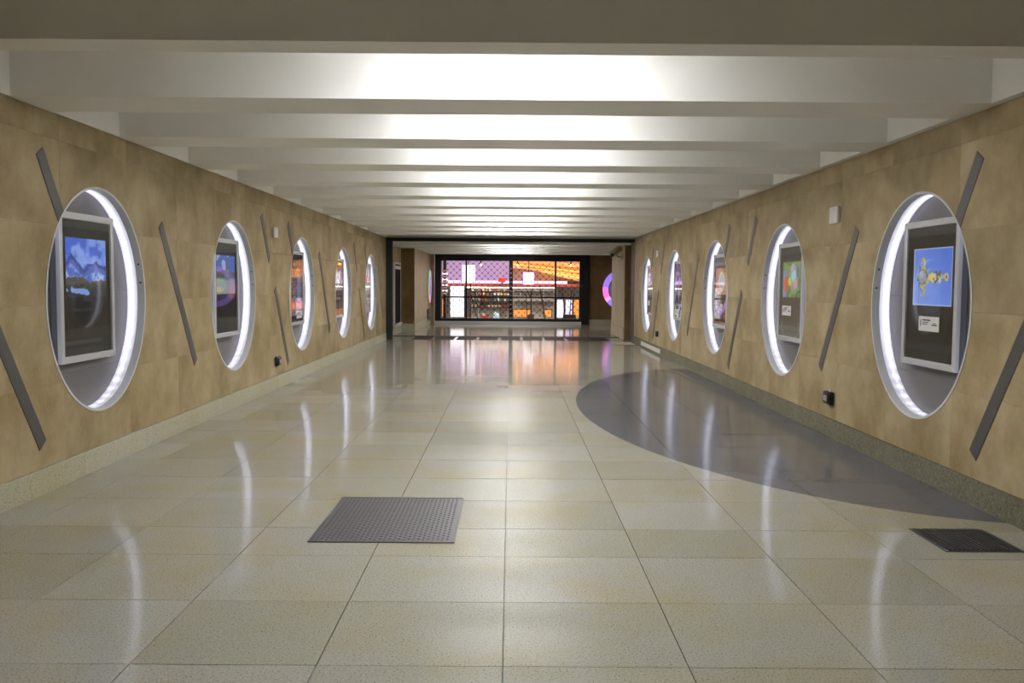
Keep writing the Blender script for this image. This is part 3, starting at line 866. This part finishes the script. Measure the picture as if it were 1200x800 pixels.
# local x -> -Y (towards the camera), local y -> +X after the turn
col_ring(t, .54, .745, 0.0, .05, [(0, 98, (150, 110, 226), 1.0), (98, 112, (236, 120, 214), 1.0), (112, 172, (150, 118, 228), 1.0), (172, 206, (236, 120, 214), 1.0), (206, 218, (240, 170, 220), 1.0), (218, 360, (150, 118, 228), 1.0)])
MB().ring([(0.0001, 0.001), (0.0001, .03), (.50, .03), (.50, 0.001)], 40).build('centre_disc', 'hall_disc', t)
for cy_, cz_, ry_, rz_, cc_ in ((-.1, .2, .26, .14, (76, 170, 110)), (.12, .02, .22, .12, (230, 110, 66)), (-.12, -.1, .2, .1, (236, 200, 70)), (.05, -.24, .26, .1, (50, 140, 90)), (.2, .26, .12, .1, (80, 110, 190)), (-.3, .02, .12, .16, (90, 150, 200)), (.08, -.38, .2, .06, (90, 76, 210))):
    key = 'petal_%d_%d_%d' % cc_
    M[key] = emissive('ring_petal_%d_%d_%d' % cc_, lin(*cc_), 1.5)
    MB().prism([(cy_ + ry_ * math.cos(a_ * math.pi / 10), cz_ + rz_ * math.sin(a_ * math.pi / 10)) for a_ in range(20)], lambda u, v, d: (d, u, v), .031, .045).build('petal', key, t)
# low vent panel
t = thing('vent_panel', 'small dark patterned vent panel low on the far left wall', 'vent', (-2.94, 33.25, .16))
MB().box(0, .03, -.5, .5, 0, .42).build('back', 'black', t)
for k in range(5): MB().box(.03, .05, -.48 + .2 * k, -.40 + .2 * k, .02, .40).build('bar', 'frame_side', t)
for k in range(3): MB().box(.03, .045, -.5, .5, .03 + .15 * k, .06 + .15 * k).build('bar', 'frame_side', t)

# CCTV camera on the right pillar
t = thing('security_camera', 'beige bullet security camera mounted high on the right pillar', 'security camera', (3.105, 25.75, 2.27))
MB().tube((0, 0, 0), (-.02, 0, 0), .075, 16).build('wall_flange', 'cctv', t)
MB().tube((-.02, 0, 0), (-.14, 0, .01), .022, 10).build('arm', 'cctv', t)
MB().tube((-.14, 0, .01), (-.15, 0, .10), .022, 10).build('arm_joint', 'cctv', t)
A, Bp = Vector((-.05, .10, .22)), Vector((-.30, -.22, .04))
d = (Bp - A).normalized()
MB().tube(A, Bp, .062, 18).build('body', 'cctv', t)
MB().tube(A - d * .01, A, .05, 18).build('rear_cap', 'plastic_black', t)
MB().tube(Bp, Bp + d * .012, .052, 18).build('lens', 'plastic_black', t)
sd = d.cross(Vector((0, 0, 1))).normalized(); un = sd.cross(d)
mb = MB()
for q0, q1 in ((A + un * .07, Bp + d * .07 + un * .07),):
    pts = [q0 - sd * .07, q0 + sd * .07, q1 + sd * .07, q1 - sd * .07]
    b_ = len(mb.v); mb.v += [tuple(p) for p in pts] + [tuple(p + un * .012) for p in pts]
    for q in ((0, 1, 2, 3), (4, 7, 6, 5), (0, 4, 5, 1), (1, 5, 6, 2), (2, 6, 7, 3), (3, 7, 4, 0)): mb.face([b_ + x for x in q])
mb.build('sun_shield', 'cctv', t)

# ================================================================== GATE
GY = 34.1
gx = lambda px: (px - 597.5) * GY / F_PX
gz = lambda v: EYE - (v - 332.3) * GY / F_PX
struct(MB().box(-2.80, 2.62, 33.98, 34.40, 0.0, 0.115).build('trim_1', 'sill'))
g = thing('glass_gate', 'wide black framed glass gate closing the far end of the passage', 'gate', (0, GY, 0.115))
zg = lambda v: gz(v) - 0.115
top = C2 - 0.115
MB().box(gx(509.5), gx(516), -.08, .10, -0.115 + .003, top).build('jamb', 'black', g)
MB().box(gx(680.5), gx(690), -.08, .10, -0.115 + .003, top).build('jamb', 'black', g)
MB().box(gx(516), gx(680.5), -.05, .10, zg(306), top).build('header', 'black', g)
MB().box(gx(516), gx(680.5), -.05, .05, 0, zg(373)).build('bottom_rail', 'black', g)
MB().box(gx(516) + .002, gx(517.4), -.06, .06, zg(373), zg(306)).build('mullion', 'frame_side', g)
for a, b in ((545, 547), (596, 600.5), (649.3, 651.4), (678.2, 680.4)):
    MB().box(gx(a), gx(b), -.06, .06, zg(373), zg(306)).build('mullion', 'black', g)
panels = [(517.4, 545), (547, 596), (600.5, 649.3), (651.4, 678.2)]
for a, b in panels:
    MB().box(gx(a), gx(b), .02, .06, zg(349.2), zg(347.4)).build('mid_rail', 'black', g)
    MB().box(gx(a), gx(b), .035, .043, zg(373), zg(349.2)).build('pane', 'glass', g)
    MB().box(gx(a), gx(b), .035, .043, zg(347.4), zg(306)).build('pane', 'glass', g)
for k in range(12): MB().box(gx(598.25) - .03, gx(598.25) + .03, -.064, -.06, .1 + .165 * k, .15 + .165 * k).build('lock_plate', 'frame_side', g)
names = ['narrow leftmost', 'wide left', 'wide right', 'narrow rightmost']
for (a, b), nm in zip(panels, names):
    x0, x1, z0, z1 = gx(a) + .004, gx(b) - .004, gz(373) + .002, gz(306) - .002
    t = thing('security_grille', 'black diamond lattice security grille over the %s gate panel' % nm, 'security grille', (x0, GY - .10, z0), 0, 'lattice grilles on the gate')
    W, H = x1 - x0, z1 - z0; px, pz = .222, .222
    mb = MB(); nd = MB()
    # diagonal rods clipped to the panel
    for sgn in (1, -1):
        k = -20
        while k < 30:
            pts = []
            c0 = k * px
            # line x = c0 + sgn*z*(px/pz)
            for n_ in range(0, 61):
                z = H * n_ / 60; x = c0 + sgn * z * px / pz
                if 0 <= x <= W: pts.append((x, z))
            if len(pts) > 1: mb.tube((pts[0][0], 0, pts[0][1]), (pts[-1][0], 0, pts[-1][1]), .0042, 5)
            k += 1
    zi = 0
    while zi * pz / 2 < H:
        xi = 0
        while (xi + (zi % 2) * .5) * px < W:
            X, Z = (xi + (zi % 2) * .5) * px, zi * pz / 2
            if .02 < X < W - .02 and .02 < Z < H - .02: nd.tube((X, -.012, Z), (X, .012, Z), .024, 8)
            xi += 1
        zi += 1
    mb.build('lattice', 'black', t)['kind'] = 'stuff'; nd.build('link_plates', 'black', t)['kind'] = 'stuff'

# ================================================================== SHOP HALL BEHIND THE GATE (seen through the lattice)
HY = 40.0
hx_ = lambda px: (px - 597.5) * HY / F_PX
hz_ = lambda v: EYE - (v - 332.3) * HY / F_PX
M['hall_wall'] = plain('hall_grey_wall', lin(172, 170, 166), 0.6)
M['hall_lav'] = emissive('lavender_lit_wall', lin(206, 172, 222), .42)
M['hall_pink'] = plain('hall_pinkish_wall', lin(226, 190, 176), 0.6)
M['warm'] = emissive('orange_cove_light', lin(255, 186, 90), 1.15)
M['warm_panel'] = plain('orange_ceiling_panel', lin(230, 164, 104), 0.5, emit=.35)
M['orange'] = emissive('lit_orange_panel', lin(246, 150, 70), 1.0)
M['red'] = emissive('lit_red_sign', lin(236, 52, 40), 1.0)
M['redband'] = plain('red_band', lin(176, 74, 64), 0.5, emit=.1)
M['lavlight'] = emissive('lavender_light', lin(226, 208, 255), 1.5)
M['whitelight'] = emissive('white_lightbox', lin(250, 244, 255), 1.5)
M['purple'] = emissive('purple_edge_light', lin(190, 90, 220), 1.0)
M['bulb'] = emissive('warm_bulb', lin(255, 180, 70), 20.0)
M['blueglass'] = plain('pale_blue_glass', lin(170, 196, 220), 0.2, emit=.4)
M['hall_fill'] = emissive('hall_fill_glow', lin(255, 236, 222), 430.0)
M['shelf_fill'] = emissive('shelf_fill_glow', lin(255, 240, 222), 14.0)
M['green'] = emissive('green_sign', lin(70, 190, 90), .9)
struct(MB().box(-5.2, 5.4, 43.5, 43.8, 0, 3.4).build('wall_hall_back', 'hall_wall'))
struct(MB().box(-5.3, -5.0, 34.4, 43.6, 0, 3.4).build('wall_hall_left', 'hall_wall'))
struct(MB().box(5.1, 5.4, 34.4, 43.6, 0, 3.4).build('wall_hall_right', 'hall_wall'))
hc = struct(MB().box(-5.2, 5.4, 34.42, 43.8, 3.3, 3.45).build('ceiling_hall', 'hall_pink'))
def hbox(name, a, b, v0, v1, y0, y1, mat, parent=None):
    """box whose front (y0) covers pixels a..b, v0..v1 of the photograph when standing at depth y0"""
    fx = lambda p: (p - 597.5) * y0 / F_PX
    fz = lambda v: max(0.0, EYE - (v - 332.3) * y0 / F_PX)
    return MB().box(fx(a), fx(b), y0, y1, fz(v1), fz(v0)).build(name, mat, parent)
t = thing('ceiling_cove', 'orange glowing stepped ceiling cove seen through the right half of the gate', 'ceiling light', (0, 0, 0))
for y0_, (pa, va, pb, vb, hgt), mt in ((42.2, (600, 303, 682, 309, 4.2), 'warm_panel'), (42.0, (600, 308, 682, 317.5, 1.6), 'warm'), (41.8, (600, 311, 682, 321, 2.6), 'warm_panel'), (41.6, (634, 316.5, 682, 324.5, 1.8), 'warm'), (41.5, (648, 321, 682, 328, 1.2), 'warm_panel')):
    f_ = y0_ / F_PX; X_ = lambda p: (p - 597.5) * f_; Z_ = lambda v: EYE - (v - 332.3) * f_
    MB().prism([(X_(pa), Z_(va)), (X_(pb), Z_(vb)), (X_(pb), Z_(vb + hgt)), (X_(pa), Z_(va + hgt))], lambda a, b, d: (a, d, b), y0_, 43.0).build('light_band', mt, t)
for k, (xx, yy) in enumerate(((-2.4, 36.5), (0.6, 36.2), (2.6, 37.0), (-2.2, 39.6), (1.0, 39.4), (3.0, 40.4))):  # lamps added to brighten the hall
    t = thing('hall_fill_light', 'added round fill light %s in the hall ceiling behind the gate' % ('nearest on the left', 'nearest in the middle', 'nearest on the right', 'farther on the left', 'farther in the middle', 'farther on the right')[k], 'fill light', (xx, yy, 3.3), 0, 'added hall fill lights')
    MB().tube((0, 0, -.04), (0, 0, 0), .16, 20).build('rim', 'plastic_white', t); MB().tube((0, 0, -.05), (0, 0, -.041), .13, 20).build('lens', 'hall_fill', t)
# lavender back-lit wall and shop fascia
o = hbox('lit_wall_panel', 517, 596, 300, 329, 42.5, 42.9, 'hall_lav'); tag(o, 'lavender back-lit wall panel behind the left half of the gate', 'lit panel')
o = hbox('shop_upper_wall', 597, 690, 296, 329, 43.0, 43.4, 'hall_pink'); tag(o, 'pinkish upper shop wall behind the right half of the gate', 'wall panel')
t = thing('shop_fascia', 'long white lit shop fascia with red lower band behind the gate', 'shop fascia')
hbox('light_band', 514, 664, 329.0, 332.0, 41.0, 41.2, 'lavlight', t); hbox('red_band', 514, 680, 332.3, 335.2, 40.95, 41.3, 'redband', t)
hbox('soffit', 514, 680, 335.2, 336.4, 41.31, 43.4, 'hall_wall', t); hbox('soffit_fill', 546, 650, 336.6, 337.2, 41.35, 41.5, 'shelf_fill', t)  # glowing strip added under the soffit to brighten the shelves
for a, b, v0, v1, lb in ((541, 556.5, 311, 330, 'large white lightbox sign with violet edge behind the left gate half'), (613, 625, 319, 333, 'white lightbox sign with violet edge behind the right gate half')):
    t = thing('lightbox_sign', lb, 'lightbox', (0, 0, 0), 0, 'lightbox signs in the shop hall')
    hbox('box', a, b, v0, v1, 39.6, 39.9, 'whitelight', t); hbox('edge', a - 1.2, a - .1, v0 - 1, v1 + 1, 39.58, 39.9, 'purple', t); hbox('edge', b + .1, b + 1.0, v0 - 1, v1 + 1, 39.58, 39.9, 'purple', t)
    MB().tube(((a + b - 1195) / 2 * 39.75 / F_PX, 39.75, hz_(v0) - .02), ((a + b - 1195) / 2 * 39.75 / F_PX, 39.75, 3.3), .02, 6).build('hanger', 'darkmetal', t)
t = thing('red_sign', 'small glowing red sign on the fascia behind the gate', 'sign')
hbox('face', 583.5, 592, 325.6, 330.6, 40.6, 40.7, 'red', t); hbox('bracket', 587, 588.5, 330.6, 333, 40.62, 40.94, 'black', t)
t = thing('exit_light', 'small green sign hanging behind the rightmost gate panel', 'sign')
hbox('face', 653.5, 657, 313, 315, 37.0, 37.06, 'green', t); hbox('stem', 655, 655.5, 279.8, 313, 37.02, 37.04, 'black', t)
# shop fronts below the fascia
t = thing('wall_shelving', 'grey shop wall with shelves of goods behind the middle of the gate', 'shelving')
hbox('wall', 550, 652, 336.4, 374, 42.0, 42.3, 'hall_wall', t)
for v in (341, 346, 353, 360): hbox('shelf', 551, 597, v, v + .8, 41.7, 42.0, 'darkmetal', t)
for v in (341, 353): hbox('shelf', 602, 648, v, v + .8, 41.7, 42.0, 'darkmetal', t)
for px in (560, 584, 609, 636): hbox('post', px, px + 1, 336.4, 374, 41.75, 41.99, 'hall_wall', t)
r3 = random.Random(5)
goods = [lin(196, 188, 176), lin(150, 70, 60), lin(96, 110, 120), lin(188, 150, 90), lin(90, 88, 80), lin(210, 208, 204)]
for i_, c_ in enumerate(goods): M['goods%d' % i_] = plain('shop_goods_%d' % i_, c_, .5)
colw = ['cream', 'red', 'blue grey', 'tan', 'dark grey', 'white']
gm_ = [MB() for _ in goods]
for v in (341, 346, 353, 360):
    px = 552.5
    while px < 596:
        wd = r3.uniform(2.2, 3.6); hh = r3.uniform(2.2, 3.6); ci = r3.randrange(6)
        f_ = 41.74 / F_PX
        gm_[ci].box((px - 597.5) * f_, (px + wd * .8 - 597.5) * f_, 41.74, 41.95, EYE - (v - 332.3) * f_ + .002, EYE - (v - hh - 332.3) * f_); px += wd + 1.1
for i_, g_ in enumerate(gm_):
    o = g_.build('shelf_goods', 'goods%d' % i_, t); o['kind'] = 'stuff'
def showcase(a, b, v0, v1, y0, mat, label, fr='black'):
    t = thing('showcase', label, 'showcase', (0, 0, 0), 0, 'lit showcases behind the gate')
    hbox('lit_face', a, b, v0, v1, y0, y0 + .2, mat, t)
    for q in ((a - .8, a), (b, b + .8)): hbox('frame_bar', q[0], q[1], v0 - .8, v1 + .6, y0 - .02, y0 + .22, fr, t)
    hbox('frame_bar', a, b, v0 - .8, v0, y0 - .02, y0 + .22, fr, t); hbox('frame_bar', a, b, v1, v1 + .6, y0 - .02, y0 + .22, fr, t)
showcase(527.5, 543.5, 335.5, 371.5, 40.2, 'whitelight', 'tall white lit showcase behind the left gate panel')
showcase(518, 523, 350, 371.5, 40.2, 'orange', 'narrow orange lit showcase at the left end behind the gate')
showcase(601.5, 622, 362.5, 370.8, 40.3, 'orange', 'low orange lit counter front left of the dark stool')
showcase(637, 646, 362.5, 370.8, 40.3, 'orange', 'low orange lit counter front right of the dark stool')
showcase(652.5, 660, 350.5, 371.5, 40.2, 'whitelight', 'white lit showcase behind the rightmost gate panel, beside the planter')
showcase(662.5, 670, 350.5, 371.5, 40.5, 'lavlight', 'pale bluish lit showcase right behind the planter')
showcase(671.8, 678, 350.5, 371.5, 40.5, 'orange', 'orange lit showcase at the right end behind the gate')
# glass column with bands on the left
t = thing('striped_column', 'striped column of pale rings at the left end behind the gate', 'column')
for k in range(9): hbox('band', 518, 523.6, 317 + k * 3.3, 318.8 + k * 3.3, 39.0, 39.3, 'lavlight' if k % 2 else 'goods3', t)
hbox('core', 519, 522.6, 300, 373.5, 39.05, 39.25, 'black', t)
# lamps added for their orange glints in the floor
for a, v, lb in ((563, 340, 'left'), (606, 334, 'middle'), (668, 333, 'right')):
    t = thing('glint_lamp', 'warm %s pendant lamp added for floor glints in the hall behind the gate' % lb, 'added lamp', ((a - 597.5) * 38 / F_PX, 38.0, 0), 0, 'warm lamps added for floor glints')
    MB().tube((0, 0, 2.22), (0, 0, 2.3), .022, 10).build('bulb', 'bulb', t); MB().tube((0, 0, 2.3), (0, 0, 2.42), .06, 10, .02).build('shade', 'black', t); MB().tube((0, 0, 2.42), (0, 0, 3.3), .006, 5).build('cord', 'black', t)
# planter, stool, easel posts, figures on the counter
t = thing('planter', 'dark wooden planter with bare stems behind the rightmost gate panel', 'planter', ((667 - 597.5) * 37.5 / F_PX, 37.5, 0))
bevel(MB().box(-.26, .26, -.15, .15, 0.0, .27).build('trough', 'soil', t), .01)
for dx, lean in ((-.2, -.05), (.02, .04), (.14, .02)):
    MB().tube((dx, 0, .27), (dx + lean, 0, .95), .028, 7, .02).build('stem', 'bark', t); MB().tube((dx + lean, 0, .95), (dx + lean * 2.2, 0, 1.28), .02, 7, .01).build('stem', 'bark', t)
t = thing('display_stand', 'dark branching stand before the orange counter behind the gate', 'stand', ((622 - 597.5) * 37.8 / F_PX, 37.8, 0))
MB().tube((0, 0, .08), (0, 0, 1.25), .03, 8).build('pole', 'soil', t); MB().tube((0, 0, 0), (0, 0, .10), .2, 16, .16).build('base', 'soil', t); MB().tube((0, 0, .10), (0, 0, .26), .15, 12, .10).build('pot', 'soil', t)
MB().tube((0, 0, .9), (-.2, 0, 1.3), .02, 7).build('branch', 'bark', t); MB().tube((-.15, 0, 0.02), (-.2, 0, 1.05), .02, 7).build('branch', 'bark', t); MB().tube((0, 0, 1.0), (.1, 0, 1.4), .02, 7).build('branch', 'bark', t)
t = thing('leaning_post', 'slim brown post leaning in the hall right of the stand', 'post', ((634 - 597.5) * 37.8 / F_PX, 37.8, 0))
MB().tube((.18, 0, 0.01), (-.06, 0, 1.35), .03, 8).build('shaft', 'bark', t); MB().tube((-.06, 0, 1.35), (-.065, 0, 1.4), .045, 8).build('cap', 'soil', t)
t = thing('folded_rope', 'dark hanging rope loop beside the left gate mullion', 'rope', ((551 - 597.5) * 37 / F_PX, 37.0, 0))
mb = MB(); pr0 = None
for k in range(15):
    u_ = k / 14; p = (.02 + .42 * u_, 0, .02 + 1.0 * (1 - u_) ** 2)
    if pr0: mb.tube(pr0, p, .016, 6)
    pr0 = p
mb.build('strand', 'soil', t); MB().tube((0, 0, 0.01), (0, 0, 1.5), .025, 8).build('post', 'soil', t)
t = thing('round_vase', 'pale blue round vase on the floor behind the wide left gate panel', 'vase', ((581.5 - 597.5) * 38.5 / F_PX, 38.5, 0))
mb = MB(); prof = [(.001, .0), (.07, .0), (.13, .09), (.14, .17), (.09, .27), (.05, .31), (.065, .35), (.001, .35)]
n_ = 16
for r, z in prof:
    for k in range(n_): mb.v.append((r * math.cos(2 * math.pi * k / n_), r * math.sin(2 * math.pi * k / n_), z))
for i_ in range(len(prof) - 1):
    for k in range(n_): mb.face([i_ * n_ + k, i_ * n_ + (k + 1) % n_, (i_ + 1) * n_ + (k + 1) % n_, (i_ + 1) * n_ + k], True)
mb.build('body', 'blueglass', t); MB().tube((0, 0, .02), (0, 0, .0), .075, 12).build('foot', 'soil', t)
t = thing('gift_basket', 'red and white basket on the floor behind the wide left gate panel', 'basket', ((568 - 597.5) * 38.5 / F_PX, 38.5, 0))
bevel(MB().box(-.16, .16, -.1, .1, 0, .16).build('basket_body', 'redband', t), .01); MB().box(-.13, .0, -.08, .08, .16, .26).build('parcel', 'plastic_white', t); MB().box(.02, .12, -.06, .06, .16, .22).build('parcel', 'redband', t)
